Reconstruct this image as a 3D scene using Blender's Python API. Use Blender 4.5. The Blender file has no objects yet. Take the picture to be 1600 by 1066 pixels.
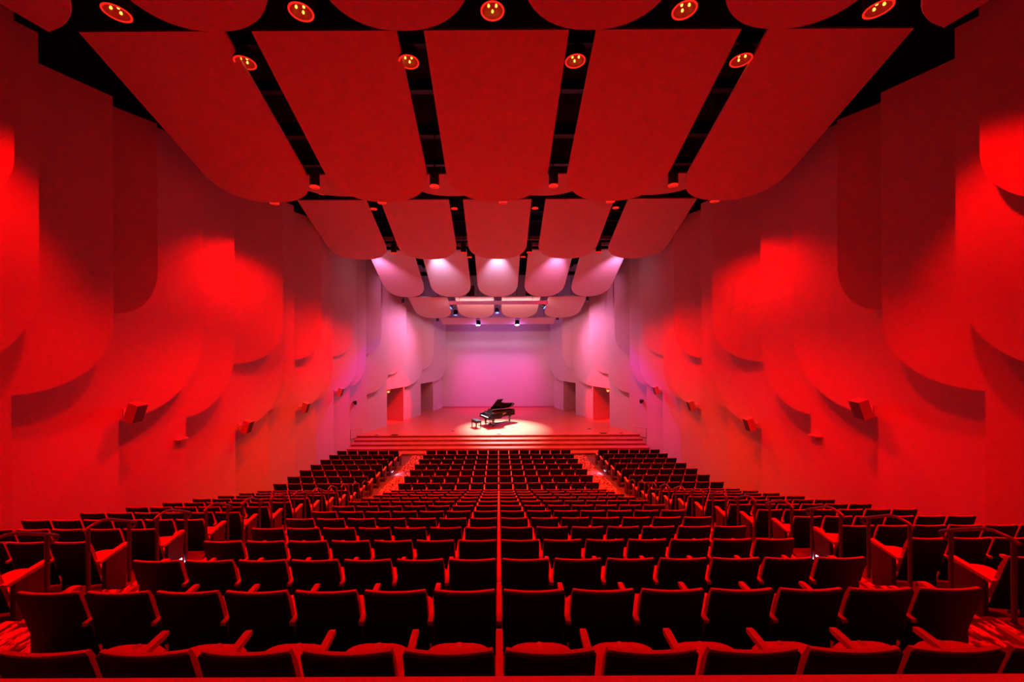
import bpy, math, random
from mathutils import Vector, Matrix
random.seed(7)
SC = bpy.context.scene
COL = SC.collection

# ------------------------------------------------------------------ camera, world, exposure
F = 600.0                 # focal length in pixels of the 1600 px wide frame
VX, VY = 778.0, 533.0     # vanishing point of the hall axis in the photograph
CZ = 6.74                 # camera height above the flat floor in front of the stage
cd = bpy.data.cameras.new('camera')
cd.sensor_width = 36.0
cd.lens = 36.0 * F / 1600.0
cd.shift_x = (800.0 - VX) / 1600.0
cd.clip_start = 0.05
cd.clip_end = 200
cam = bpy.data.objects.new('camera', cd)
cam.location = (0, 0, CZ)
cam.rotation_euler = (math.pi / 2, math.radians(0.28), 0)
COL.objects.link(cam)
SC.camera = cam

w = bpy.data.worlds.new('world')
SC.world = w
w.use_nodes = True
w.node_tree.nodes['Background'].inputs[0].default_value = (0.0, 0.0, 0.0, 1)
w.node_tree.nodes['Background'].inputs[1].default_value = 0.0
SC.view_settings.view_transform = 'Standard'
SC.view_settings.look = 'None'
SC.view_settings.gamma = 1.0
SC.view_settings.use_curve_mapping = False
SC.view_settings.exposure = 0.0
SC.cycles.use_denoising = True
SC.cycles.max_bounces = 8
SC.cycles.diffuse_bounces = 6
SC.cycles.glossy_bounces = 3
SC.cycles.sample_clamp_indirect = 2.0
SC.cycles.use_adaptive_sampling = False
SC.cycles.caustics_reflective = False
SC.cycles.caustics_refractive = False

RED = (1.0, 0.0003, 0.0002)
AMBER = (1.0, 0.14, 0.0)
COOL = (0.85, 0.20, 0.50)
WASH = (0.50, 0.15, 0.75)
PURPLE = (0.15, 0.0, 0.9)
LILAC = (0.72, 0.44, 0.76)
SALMON = (0.85, 0.36, 0.36)
P_BATTEN_FILL = 330
MAGENTA = (0.80, 0.0, 0.40)
WHITE = (0.66, 0.86, 1.0)
P_ROW0, P_ROW1, P_CAN, P_TIP, P_ROW2 = 1900, 1550, 1550, 1450, 3000   # red house downlights, watts
P_WASH, P_BLUE, P_PIANO, P_WALK = 300, 850, 34000, 950                           # stage lamps, watts

def px(x, y, d):
    """A pixel of the photograph at distance d along the hall axis."""
    return Vector(((x - VX) / F * d, d, CZ - (y - VY) / F * d))

# ------------------------------------------------------------------ materials
M = {}
def mat(name, c1, c2=None, scale=6.0, rough=0.6, bump=0.0, spec=0.3, emit=None, estr=0.0, metal=0.0,
        stretch=(1, 1, 1), coat=0.0, detail=3.0, lo=0.35, hi=0.65, nrough=0.5):
    m = bpy.data.materials.new(name)
    m.use_nodes = True
    nt = m.node_tree
    b = nt.nodes['Principled BSDF']
    tc = nt.nodes.new('ShaderNodeTexCoord')
    mp = nt.nodes.new('ShaderNodeMapping')
    mp.inputs['Scale'].default_value = stretch
    nz = nt.nodes.new('ShaderNodeTexNoise')
    nz.inputs['Scale'].default_value = scale
    nz.inputs['Detail'].default_value = detail
    nz.inputs['Roughness'].default_value = nrough
    cr = nt.nodes.new('ShaderNodeValToRGB')
    c2 = c2 or tuple(x * 0.9 for x in c1)
    cr.color_ramp.elements[0].position = lo
    cr.color_ramp.elements[1].position = hi
    cr.color_ramp.elements[0].color = (*c1, 1)
    cr.color_ramp.elements[1].color = (*c2, 1)
    nt.links.new(tc.outputs['Object'], mp.inputs['Vector'])
    nt.links.new(mp.outputs['Vector'], nz.inputs['Vector'])
    nt.links.new(nz.outputs['Fac'], cr.inputs['Fac'])
    nt.links.new(cr.outputs['Color'], b.inputs['Base Color'])
    b.inputs['Roughness'].default_value = rough
    b.inputs['Specular IOR Level'].default_value = spec
    b.inputs['Metallic'].default_value = metal
    b.inputs['Coat Weight'].default_value = coat
    if bump:
        bp = nt.nodes.new('ShaderNodeBump')
        bp.inputs['Strength'].default_value = bump
        bp.inputs['Distance'].default_value = 0.02
        nt.links.new(nz.outputs['Fac'], bp.inputs['Height'])
        nt.links.new(bp.outputs['Normal'], b.inputs['Normal'])
    if emit:
        b.inputs['Emission Color'].default_value = (*emit, 1)
        b.inputs['Emission Strength'].default_value = estr
    M[name] = m
    return m

mat('plaster', (0.52, 0.495, 0.47), (0.51, 0.485, 0.46), scale=1.2, rough=0.85, spec=0.12)
mat('panel_paint', (0.66, 0.635, 0.615), (0.65, 0.625, 0.605), scale=1.5, rough=0.6, spec=0.25)
mat('void_black', (0.010, 0.010, 0.011), (0.006, 0.006, 0.007), scale=2.0, rough=0.9, spec=0.1)
mat('dark_steel', (0.035, 0.034, 0.036), (0.02, 0.02, 0.02), scale=8, rough=0.5, metal=0.3)
mat('pale_steel', (0.45, 0.43, 0.42), (0.35, 0.34, 0.33), scale=8, rough=0.5)
mat('black_metal', (0.02, 0.02, 0.021), (0.012, 0.012, 0.013), scale=12, rough=0.4)
mat('rail_metal', (0.09, 0.06, 0.055), (0.06, 0.04, 0.035), scale=15, rough=0.35, spec=0.5)
mat('shell_black', (0.014, 0.010, 0.010), (0.009, 0.007, 0.007), scale=20, rough=0.55, spec=0.15)
mat('fabric', (0.62, 0.12, 0.11), (0.42, 0.07, 0.06), scale=140, rough=0.9, bump=0.2, spec=0.1)
mat('arm_wood', (0.58, 0.26, 0.15), (0.46, 0.19, 0.10), scale=9, rough=0.4, stretch=(6, 1, 6))
mat('end_wood', (0.12, 0.05, 0.035), (0.08, 0.032, 0.022), scale=6, rough=0.5, stretch=(5, 5, 1))
mat('plate', (0.7, 0.66, 0.6), (0.6, 0.56, 0.5), scale=20, rough=0.3, metal=0.6)
mat('concrete_dark', (0.12, 0.08, 0.07), (0.09, 0.06, 0.05), scale=5, rough=0.6)
mat('carpet', (0.62, 0.30, 0.31), (0.06, 0.015, 0.02), scale=13.0, rough=0.95, bump=0.3, spec=0.05,
    stretch=(1.0, 0.40, 1.0), detail=12, lo=0.46, hi=0.54, nrough=0.72)
mat('stage_wood', (0.52, 0.17, 0.09), (0.42, 0.12, 0.06), scale=2.2, rough=0.36, stretch=(1, 8, 1), spec=0.4)
mat('step_wood', (0.42, 0.14, 0.08), (0.32, 0.10, 0.055), scale=2.2, rough=0.45, stretch=(1, 8, 1), spec=0.35)
mat('ledge_paint', (0.85, 0.45, 0.40), (0.78, 0.40, 0.35), scale=5, rough=0.5)
mat('piano_black', (0.008, 0.008, 0.009), (0.006, 0.006, 0.006), scale=4, rough=0.16, spec=0.45, coat=0.15)
mat('ivory', (0.85, 0.82, 0.76), (0.80, 0.77, 0.70), scale=30, rough=0.3)
mat('soundboard', (0.70, 0.36, 0.12), (0.60, 0.28, 0.09), scale=5, rough=0.35, stretch=(8, 1, 1))
mat('gold_iron', (0.62, 0.40, 0.14), (0.5, 0.3, 0.1), scale=10, rough=0.3, metal=0.7)
mat('brass', (0.75, 0.55, 0.25), (0.65, 0.45, 0.2), scale=10, rough=0.25, metal=1.0)
mat('leather', (0.03, 0.032, 0.036), (0.02, 0.022, 0.025), scale=60, rough=0.35, bump=0.15)
mat('speaker_paint', (0.62, 0.50, 0.46), (0.55, 0.44, 0.40), scale=12, rough=0.6)
mat('speaker_grille', (0.10, 0.08, 0.075), (0.06, 0.05, 0.045), scale=120, rough=0.8)
mat('red_lens', (0.3, 0.02, 0.01), (0.25, 0.015, 0.01), scale=20, rough=0.4, emit=(1.0, 0.02, 0.01), estr=0.9)
mat('can_reflector', (0.10, 0.02, 0.015), (0.08, 0.015, 0.01), scale=20, rough=0.3, emit=(1.0, 0.01, 0.005), estr=0.22)
mat('bulb', (0.9, 0.7, 0.4), (0.9, 0.7, 0.4), scale=5, emit=(1.0, 0.36, 0.05), estr=3.0)
mat('stage_lens', (0.8, 0.85, 1.0), (0.8, 0.85, 1.0), scale=5, emit=(0.55, 0.75, 1.0), estr=22.0)
mat('blue_lens', (0.4, 0.5, 1.0), (0.4, 0.5, 1.0), scale=5, emit=(0.05, 0.20, 1.0), estr=3.5)
mat('aisle_lens', (0.6, 0.7, 1.0), (0.6, 0.7, 1.0), scale=5, emit=(0.45, 0.62, 1.0), estr=4.0)
mat('amber_lens', (1.0, 0.5, 0.2), (1.0, 0.5, 0.2), scale=5, emit=(1.0, 0.30, 0.05), estr=3.0)
mat('added_pink_lens', (0.6, 0.4, 0.4), (0.6, 0.4, 0.4), scale=5, emit=(1.0, 0.42, 0.42), estr=3.0)
mat('added_purple_lens', (0.3, 0.05, 0.25), (0.3, 0.05, 0.25), scale=5, emit=(0.8, 0.02, 0.6), estr=1.0)
mat('batten_paint', (0.42, 0.12, 0.13), (0.36, 0.10, 0.11), scale=6, rough=0.4)
mat('vent_paint', (0.62, 0.58, 0.56), (0.56, 0.52, 0.50), scale=12, rough=0.5)

# ------------------------------------------------------------------ mesh helpers
class MB:
    """Collects geometry; build() links it as one mesh object."""
    def __init__(self):
        self.v, self.f, self.m = [], [], []
    def add(self, vs, fs, mi=0):
        o = len(self.v)
        self.v += [tuple(x) for x in vs]
        self.f += [tuple(i + o for i in f) for f in fs]
        self.m += [mi] * len(fs)
        return self
    def box(self, x0, x1, y0, y1, z0, z1, mi=0, mtx=None):
        vs = [Vector((x, y, z)) for z in (z0, z1) for y in (y0, y1) for x in (x0, x1)]
        if mtx: vs = [mtx @ v for v in vs]
        return self.add(vs, [(0, 2, 3, 1), (4, 5, 7, 6), (0, 1, 5, 4), (2, 6, 7, 3), (0, 4, 6, 2), (1, 3, 7, 5)], mi)
    def tube(self, a, b, r, n=10, r2=None, mi=0, cap=True):
        a, b = Vector(a), Vector(b)
        r2 = r if r2 is None else r2
        ax = (b - a).normalized()
        u = ax.orthogonal().normalized()
        v = ax.cross(u)
        vs = []
        for c, rr in ((a, r), (b, r2)):
            for i in range(n):
                t = 2 * math.pi * i / n
                vs.append(c + (u * math.cos(t) + v * math.sin(t)) * rr)
        fs = [(i, (i + 1) % n, n + (i + 1) % n, n + i) for i in range(n)]
        if cap: fs += [tuple(range(n))[::-1], tuple(range(n, 2 * n))]
        return self.add(vs, fs, mi)
    def path(self, pts, r, n=8, mi=0):
        pts = [Vector(p) for p in pts]
        rings = []
        up0 = None
        for i, p in enumerate(pts):
            t = (pts[min(i + 1, len(pts) - 1)] - pts[max(i - 1, 0)]).normalized()
            u = t.orthogonal().normalized() if up0 is None else (up0 - t * up0.dot(t)).normalized()
            up0 = u
            v = t.cross(u)
            rings.append([p + (u * math.cos(2 * math.pi * k / n) + v * math.sin(2 * math.pi * k / n)) * r for k in range(n)])
        vs = [q for rg in rings for q in rg]
        fs = []
        for i in range(len(pts) - 1):
            for k in range(n):
                fs.append((i * n + k, i * n + (k + 1) % n, (i + 1) * n + (k + 1) % n, (i + 1) * n + k))
        fs += [tuple(range(n))[::-1], tuple(range((len(pts) - 1) * n, len(pts) * n))]
        return self.add(vs, fs, mi)
    def prism(self, pts, o, u, v, nrm, th, mi=0):
        """Polygon pts (in the u,v plane at o) extruded by th along nrm."""
        o, u, v, nrm = Vector(o), Vector(u), Vector(v), Vector(nrm)
        a = [o + u * p[0] + v * p[1] for p in pts]
        b = [p + nrm * th for p in a]
        n = len(pts)
        fs = [tuple(range(n)), tuple(range(n, 2 * n))[::-1]]
        fs += [(i, i + n, (i + 1) % n + n, (i + 1) % n) for i in range(n)]
        return self.add(a + b, fs, mi)
    def grid2(self, fn_a, fn_b, nu, nv, mi=0):
        """Closed slab between two parametric sheets over u,v in 0..1."""
        vs = []
        for fn in (fn_a, fn_b):
            for j in range(nv + 1):
                for i in range(nu + 1):
                    vs.append(fn(i / nu, j / nv))
        W = nu + 1
        N = W * (nv + 1)
        fs = []
        for j in range(nv):
            for i in range(nu):
                q = (j * W + i, j * W + i + 1, (j + 1) * W + i + 1, (j + 1) * W + i)
                fs.append(q)
                fs.append(tuple(k + N for k in q[::-1]))
        bd = [i for i in range(W)] + [j * W + nu for j in range(1, nv + 1)] + \
             [nv * W + i for i in range(nu - 1, -1, -1)] + [j * W for j in range(nv - 1, 0, -1)]
        for k in range(len(bd)):
            p, q = bd[k], bd[(k + 1) % len(bd)]
            fs.append((p, p + N, q + N, q))
        return self.add(vs, fs, mi)
    def rings(self, rings, mi=0, close=True):
        n = len(rings[0])
        vs = [p for r in rings for p in r]
        fs = []
        for j in range(len(rings) - 1):
            for i in range(n):
                fs.append((j * n + i, j * n + (i + 1) % n, (j + 1) * n + (i + 1) % n, (j + 1) * n + i))
        if close: fs += [tuple(range(n))[::-1], tuple(range((len(rings) - 1) * n, len(rings) * n))]
        return self.add(vs, fs, mi)
    def lathe(self, prof, n=16, c=(0, 0, 0), mi=0, close=False):
        rg = [[Vector((c[0] + r * math.cos(2 * math.pi * k / n), c[1] + r * math.sin(2 * math.pi * k / n), c[2] + z)) for k in range(n)] for r, z in prof]
        return self.rings(rg, mi, close)
    def mesh(self, name, mats, smooth=False):
        me = bpy.data.meshes.new(name)
        me.from_pydata(self.v, [], self.f)
        for mm in (mats if isinstance(mats, (list, tuple)) else [mats]):
            me.materials.append(M[mm])
        if any(self.m):
            me.polygons.foreach_set('material_index', self.m)
        import bmesh as _b
        bm = _b.new(); bm.from_mesh(me)
        _b.ops.recalc_face_normals(bm, faces=bm.faces)
        bm.to_mesh(me); bm.free()
        if smooth:
            me.polygons.foreach_set('use_smooth', [True] * len(me.polygons))
            try: me.set_sharp_from_angle(angle=math.radians(40))
            except Exception: pass
        me.update()
        return me
    def build(self, name, mats, parent=None, smooth=False):
        return link(name, self.mesh(name, mats, smooth), parent)

def link(name, data, parent=None):
    o = bpy.data.objects.new(name, data)
    COL.objects.link(o)
    if parent: o.parent = parent
    return o

def empty(name, loc=(0, 0, 0), rot=(0, 0, 0)):
    o = bpy.data.objects.new(name, None)
    o.empty_display_size = 0.2
    COL.objects.link(o)
    o.location = loc
    o.rotation_euler = rot
    return o

def tag(o, label, cat, group=None):
    o['label'] = label
    o['category'] = cat
    if group: o['group'] = group
    return o

def struct(o):
    o['kind'] = 'structure'
    return o

def copy_tree(o, parent=None):
    c = o.copy()
    COL.objects.link(c)
    if parent:
        c.parent = parent
    for ch in o.children:
        copy_tree(ch, c)
    return c

def lamp(name, kind, loc, target, power, color, parent=None, size=0.12, cone=120, blend=0.6):
    ld = bpy.data.lights.new(name, kind)
    ld.energy = power
    ld.color = color
    ld.shadow_soft_size = size
    if kind == 'SPOT':
        ld.spot_size = math.radians(cone)
        ld.spot_blend = blend
    o = bpy.data.objects.new(name, ld)
    COL.objects.link(o)
    o.location = loc
    dirv = (Vector(target) - Vector(loc)).normalized()
    o.rotation_euler = dirv.to_track_quat('-Z', 'Y').to_euler()
    if parent:
        o.parent = parent
        o.matrix_parent_inverse = parent.matrix_basis.inverted()
    return o

ORD = ['', 'first', 'second', 'third', 'fourth', 'fifth', 'sixth', 'seventh', 'eighth', 'ninth', 'tenth', 'eleventh',
       'twelfth', 'thirteenth', 'fourteenth', 'fifteenth', 'sixteenth', 'seventeenth', 'eighteenth', 'nineteenth', 'twentieth']

# ------------------------------------------------------------------ seating rake
NROW = 20
PITCH = 0.98
D0 = 2.07
SEATH = 0.88
S = 0.56
def row_d(k): return D0 + PITCH * k
def row_drop(k):
    return 1.70 + 0.3055 * k if k <= 12 else 5.48 + 0.068 * (k - 13)
def row_z(k): return CZ - row_drop(k) - SEATH
STAGE_Z = CZ - 6.10
STAGE_D = 24.9
HALF = 9.3

# ------------------------------------------------------------------ floor: treads, aisle steps, carpets
floor = struct(empty('floor'))
tread_cache = {}
for k in range(NROW):
    y0 = row_d(k) - 0.06
    y1 = row_d(k + 1) - 0.06 if k < NROW - 1 else 22.72
    z = row_z(k)
    hw = 9.95 if k < 10 else 9.3
    MB().box(-hw, hw, y0, y1, z - 0.5, z).build('tread', 'concrete_dark', floor)
    for s in (-1, 1):
        xa, xb = sorted((s * 3.99, s * 5.10))
        yy0 = y0
        if 0 < k <= 13:
            MB().box(xa, xb, y0, y0 + 0.48, z, z + (row_z(k - 1) - z) * 0.5).build('aisle_step', 'carpet', floor)
            yy0 = y0 + 0.48
        MB().box(xa, xb, yy0, y1, z, z + 0.012).build('aisle_carpet', 'carpet', floor)
MB().box(-10.4, 10.4, -3.2, row_d(0) - 0.06, row_z(0) - 0.4, row_z(0) + 0.1).build('cross_aisle', 'concrete_dark', floor)

# rear ledge in front of the camera
led = empty('rear_ledge', (0, 1.6, row_z(0) + 0.1))
MB().box(-9.6, 9.6, -0.06, 0.06, 0, CZ - 1.60 - row_z(0) - 0.1).build('ledge_wall', 'ledge_paint', led)
MB().box(-9.6, 9.6, -0.15, 0.15, CZ - 1.60 - row_z(0) - 0.1, CZ - 1.528 - row_z(0) - 0.1).build('ledge_cap', 'ledge_paint', led)
tag(led, 'long red painted ledge behind the last row of seats', 'ledge')

# ------------------------------------------------------------------ stage
stf = MB()
stf.box(-HALF - 1.2, HALF + 1.2, STAGE_D, 36.0, STAGE_Z - 0.12, STAGE_Z)
struct(stf.build('stage_floor', 'stage_wood'))
fz = row_z(NROW - 1)
steps = struct(empty('stage_steps', (0, 22.7, fz)))
nst = 5
rise = (STAGE_Z - fz) / nst
for i in range(nst):
    y0 = 22.72 + i * (STAGE_D - 22.72) / (nst - 1) * (1 if i < nst - 1 else 1)
    y1 = 22.72 + (i + 1) * (STAGE_D - 22.72) / (nst - 1)
    if i == nst - 1: y1 = y0 + 0.3
    zt = fz + rise * (i + 1) - (0.002 if i == nst - 1 else 0)
    e = 9.1 + 0.02 * (nst - i)
    b = MB().box(-e, e, y0 - 22.7, y1 - 22.7 + (0.02 if i < nst - 1 else 0), 0 if i else 0, zt - fz)
    b.box(-e, e, y0 - 22.7 - 0.03, y0 - 22.7, zt - fz - 0.045, zt - fz)
    b.build('stair_step', 'step_wood', steps)

# ------------------------------------------------------------------ side walls: overlapping round-cornered panels
def outer(d):
    return min(10.98 - 0.057 * d, 9.40 - 0.40 * (d - 24.6))
def plan(x, delta):
    k = (VX - x) / F
    lo, hi = 2.0, 36.0
    for _ in range(60):
        m_ = (lo + hi) / 2
        if k * m_ < outer(m_) - delta: lo = m_
        else: hi = m_
    d = (lo + hi) / 2
    return Vector((outer(d) - delta, d))
def on_line(x, A, B):
    k = (VX - x) / F
    t = (A.x - k * A.y) / (k * (B.y - A.y) - (B.x - A.x))
    return t
ZBOT = -0.25
# name, x of the square lower corner, y there, x of the free edge, y where the corner starts to round, free-edge offset, top
CHAIN = [('L1', -112, None, 62, 430, 0.85, 6.55), ('O', 17, 615, 178, 500, 0.85, 6.15), ('P', 185, 655, 318, 515, 0.85, 6.2),
         ('Q', 290, 650, 367, 540, 0.82, 6.2), ('R', 367, 672, 442, 575, 0.80, 6.2), ('S', 419, 640, 460, 566, 0.74, 6.2),
         ('T', 461, 641, 512, 575, 0.72, 6.2), ('V', 493, 625, 520, 565, 0.66, 6.2), ('W', 521, 613, 557, 570, 0.64, 6.2),
         ('X', 546, 603, 572, 556, 0.56, 6.2), ('Y', 573, 615, 608, 572, 0.52, 6.2), ('A', 631, 604, 660, 572, 0.48, 6.2),
         ('B', 677, 596, 697, 567, 0.34, 6.2)]
UPPER = [('L1', -150, None, 24, 240), ('P', 180, 487, 247, 418), ('R', 368, 567, 443, 508), ('T', 460, 561, 503, 513),
         ('W', 520, 556, 552, 518), ('Y', 573, 553, 596, 518), ('A', 608, 585, 635, 545), ('B', 660, 577, 678, 545)]
DOORS = {'A': (604, 631), 'B': (657, 677)}
lines = {}
prev_b = -420
chain3 = []
for (nm, xb, yb, xf, yr, dl, top) in CHAIN:
    A_ = plan(prev_b, 0.0)
    B_ = plan(xf, dl)
    lines[nm] = (A_, B_)
    chain3.append((nm, A_, B_, xb, yb, xf, yr, top))
    prev_b = xb
def ell(b, f, zb, zr, n=14):
    pts = []
    for i in range(n + 1):
        t = math.pi / 2 * i / n
        pts.append((b + (f - b) * math.sin(t) ** 0.95, zr - (zr - zb) * math.cos(t) ** 0.95 if i < n else zr))
    return pts
def zof(y, d): return CZ - (y - VY) / F * d

MARK = {}
for side, sg in (('left', -1), ('right', 1)):
    wall = struct(empty('wall_' + side))
    def panel_obj(A_, B_, pts, th=0.07):
        u2 = (B_ - A_).normalized()
        u = Vector((sg * u2.x, u2.y, 0))
        nrm = Vector((sg * u2.y, -u2.x, 0))          # away from the hall
        if nrm.x * sg < 0: nrm = -nrm
        return MB().prism(pts, (sg * A_.x, A_.y, 0), u, (0, 0, 1), nrm, th).build('wall_panel', 'plaster', wall)
    for (nm, A_, B_, xb, yb, xf, yr, top) in chain3:
        L = (B_ - A_).length
        tb = on_line(xb, A_, B_) * L
        db = A_.y + (B_.y - A_.y) * tb / L
        zb = zof(yb, db) if yb else CZ - 0.55
        zr = zof(yr, B_.y)
        zt = CZ + top
        s0 = -0.12
        pts = [(s0, ZBOT)]
        if nm in DOORS:
            x0, x1 = DOORS[nm]
            t0 = on_line(x0, A_, B_) * L
            pts += [(t0, ZBOT), (t0, zb)]
        else:
            pts += [(tb, ZBOT)]
        pts += ell(tb, L, zb, zr) + [(L, zt), (s0, zt)]
        panel_obj(A_, B_, pts)
        P3 = A_ + (B_ - A_) * (tb / L)
        MARK[(sg, nm)] = (Vector((sg * P3.x, P3.y, zb)), A_, B_)
    # closing panel next to the stage's rear wall
    A_ = plan(677, 0.0); B_ = plan(694.5, -0.03)
    lines['C'] = (A_, B_)
    L = (B_ - A_).length
    panel_obj(A_, B_, [(-0.1, ZBOT), (L + 0.3, ZBOT), (L + 0.3, CZ + 5), (-0.1, CZ + 5)])
    for (base, xb, yb, xf, yr) in UPPER:
        A0, B0 = lines[base]
        n2 = Vector((-(B0 - A0).y, (B0 - A0).x)).normalized()
        if n2.x > 0: n2 = -n2
        t_n = on_line(xb - (10 if yb else 60), A0, B0)
        t_f = on_line(xf, A0, B0)
        A_ = A0 + (B0 - A0) * t_n + n2 * (0.10 if base in 'WYAB' else 0.12)
        B_ = A0 + (B0 - A0) * t_f + n2 * (0.14 if base in 'WYAB' else 0.29)
        # keep the free edge on its sight line
        k = (VX - xf) / F
        B_.y = B_.x / k
        L = (B_ - A_).length
        tb = on_line(xb, A_, B_) * L
        db = A_.y + (B_.y - A_.y) * tb / L
        zb = zof(yb, db) if yb else CZ + 2.43
        zr = zof(yr, B_.y)
        zt = CZ + (6.55 if base == 'L1' else 6.12)
        panel_obj(A_, B_, [(0, zb)] + ell(tb, L, zb, zr) + [(L, zt), (0, zt)], 0.06)
    # rear part of the hall beside and behind the camera, and the black upper wall
    A_ = plan(-420, 0.0)
    MB().box(min(sg * 10.45, sg * 10.6), max(sg * 10.45, sg * 10.6), -3.2, A_.y + 0.3, ZBOT, CZ + 6.5).build('wall_panel', 'plaster', wall)
    MB().box(min(sg * 10.9, sg * 11.0), max(sg * 10.9, sg * 11.0), -3.2, 36, CZ + 4, CZ + 8.4).build('upper_wall', 'void_black', wall)

# stage rear wall and the wall behind the camera
bw = struct(empty('wall_back', (0, 35.3, STAGE_Z)))
MB().box(-6.2, 6.2, 0, 0.2, -0.3, CZ + 6 - STAGE_Z).build('wall_panel', 'plaster', bw)
MB().box(-5.2, 5.2, -0.03, 0, 0, 0.09).build('baseboard', 'batten_paint', bw)
rw = struct(empty('wall_rear', (0, -3.2, 0)))
MB().box(-11, 11, -0.2, 0, row_z(0), CZ + 8.4).build('wall_panel', 'plaster', rw)
cl = struct(empty('ceiling', (0, 0, CZ + 8.3)))
MB().box(-11.2, 11.2, -3.4, 36.2, 0, 0.2).build('ceiling_deck', 'void_black', cl)

# stage side doorways: alcoves behind the openings
dn = 0
for sg in (-1, 1):
    for nm in ('A', 'B'):
        dn += 1
        A_, B_ = lines[nm]
        x0, x1 = DOORS[nm]
        L = (B_ - A_).length
        p0 = A_ + (B_ - A_) * on_line(x0, A_, B_)
        p1 = A_ + (B_ - A_) * on_line(x1, A_, B_)
        zt = MARK[(sg, nm)][0].z
        u2 = (p1 - p0).normalized()
        W = (p1 - p0).length
        nx = Vector((sg * u2.y, -u2.x, 0))
        if nx.x * sg < 0: nx = -nx
        dr = struct(empty('door_%d' % dn, (sg * p0.x, p0.y, STAGE_Z)))
        mt = Matrix(((sg * u2.x, nx.x, 0, 0), (u2.y, nx.y, 0, 0), (0, 0, 1, 0), (0, 0, 0, 1)))
        H = zt - STAGE_Z
        dp = 1.7
        MB().box(W - 0.06, W + 0.04, 0.02, dp, 0, H + 0.3, mtx=mt).build('side_wall', 'plaster', dr)
        MB().box(-0.04, 0.04, 0.3, dp, 0, H + 0.3, mtx=mt).build('side_wall', 'plaster', dr)
        MB().box(-0.1, W + 0.1, dp, dp + 0.08, 0, H + 0.3, mtx=mt).build('door_leaf', 'plaster', dr)
        MB().box(-0.1, W + 0.1, 0.08, dp, H + 0.02, H + 0.1, mtx=mt).build('soffit', 'plaster', dr)
        MB().box(0.05, W - 0.08, dp - 0.03, dp, 0, 0.16, mtx=mt).build('kick_plate', 'black_metal', dr)

# ------------------------------------------------------------------ suspended ceiling panels
def cpanel(cx, dn_, hn, tilt, length, hw, tip, label, group, straight=False, clip=None, th=0.07, rods=True):
    """Flat reflector hung from the deck: rear edge at distance dn_, hn above the camera, sloping down to the stage."""
    root = empty('ceiling_panel', (cx, dn_, CZ + hn))
    pts = [(-hw, 0)]
    if straight:
        pts += [(-hw, length), (hw, length), (hw, 0)]
    else:
        n = 22
        for i in range(n + 1):
            t = math.pi * i / n
            ex = 0.86
            c, s_ = math.cos(t), math.sin(t)
            pts.append((-hw * math.copysign(abs(c) ** ex, c), length - tip + tip * abs(s_) ** ex))
        pts.append((hw, 0))
    if clip:
        pts = clip(pts)
    u = Vector((1, 0, 0))
    v = Vector((0, 1, -tilt))
    nrm = Vector((0, tilt, 1)).normalized()
    MB().prism(pts, (0, 0, 0), u, v, nrm, th).build('panel_board', 'panel_paint', root)
    if rods:
        xs = [p[0] for p in pts]
        for q in (0.3, 0.7):
            x = min(xs) + (max(xs) - min(xs)) * q
            y = length * 0.45
            MB().tube((x, y, -tilt * y + th), (x, y, 8.3 - hn), 0.012, 6).build('hanger_rod', 'black_metal', root)
    tag(root, label, 'ceiling panel', group)
    return root

PW = {-2: 'beside the wall on the piano-bench side', -1: 'next but one to the bench-side wall', 0: 'in the middle of its row',
      1: 'next but one to the piano-tail-side wall', 2: 'beside the wall on the piano-tail side'}
SP = 3.73
# row over the rear seats (only its rounded tips show)
R0T, R0H = 7.7, 6.23
for i, c in enumerate((-1.5, -0.5, 0.5, 1.5)):
    wh = ['outer panel on the piano-bench side', 'inner panel on the piano-bench side', 'inner panel on the piano-tail side', 'outer panel on the piano-tail side'][i]
    cpanel(c * SP, R0T - 4.6, R0H + 0.437 * 4.6, 0.437, 4.6, 1.45, 1.05,
           'red-lit round-tipped ceiling board over the rearmost seats, ' + wh, 'ceiling boards over the rearmost seats')
for sg in (-1, 1):
    def clip_fn(pts, sg=sg):
        out = []
        for (x, y) in pts:
            gx, gy = x + sg * 2.5 * SP, y + R0T - 4.6
            lim = 8.96 + (7.7 - gy) * 0.95
            lim = min(lim, 9.55)
            if abs(gx) > lim: gx = sg * lim
            out.append((gx - sg * 2.5 * SP, y))
        res = [out[0]]
        for p in out[1:]:
            if abs(p[0] - res[-1][0]) + abs(p[1] - res[-1][1]) > 1e-4: res.append(p)
        return res
    cpanel(sg * 2.5 * SP, R0T - 4.6, R0H + 0.437 * 4.6, 0.437, 4.6, 1.45, 1.05,
           'red-lit ceiling board cut short by the side wall over the rearmost seats, ' + ('bench' if sg < 0 else 'piano-tail') + ' side',
           'ceiling boards over the rearmost seats', clip=clip_fn)
# big front row
for c in range(-2, 3):
    cpanel(c * SP, 8.3, 6.72, 0.437, 4.63, 1.57, 1.2, 'large deep-red ceiling board sloping down toward the stage, ' + PW[c], 'large red ceiling boards')
# short half-hidden row
for i, c in enumerate((-6.02, -0.5 * SP, 0.5 * SP, 6.02)):
    wh = ['outer one on the piano-bench side', 'inner one on the piano-bench side', 'inner one on the piano-tail side', 'outer one on the piano-tail side'][i]
    cpanel(c, 15.15, 6.59, 0.437, 1.06, 2.3 if i in (0, 3) else 1.76, 0.98, 'short orange-lit ceiling board half hidden behind the large ones, ' + wh, 'short orange ceiling boards')
for sg in (-1, 1):
    cpanel(sg * 9.05, 16.3, 6.49, 0.2, 0.62, 0.85, 0.5, 'narrow orange-lit ceiling board at the wall behind the large ones, ' + ('bench' if sg < 0 else 'piano-tail') + ' side', 'short orange ceiling boards')
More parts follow.
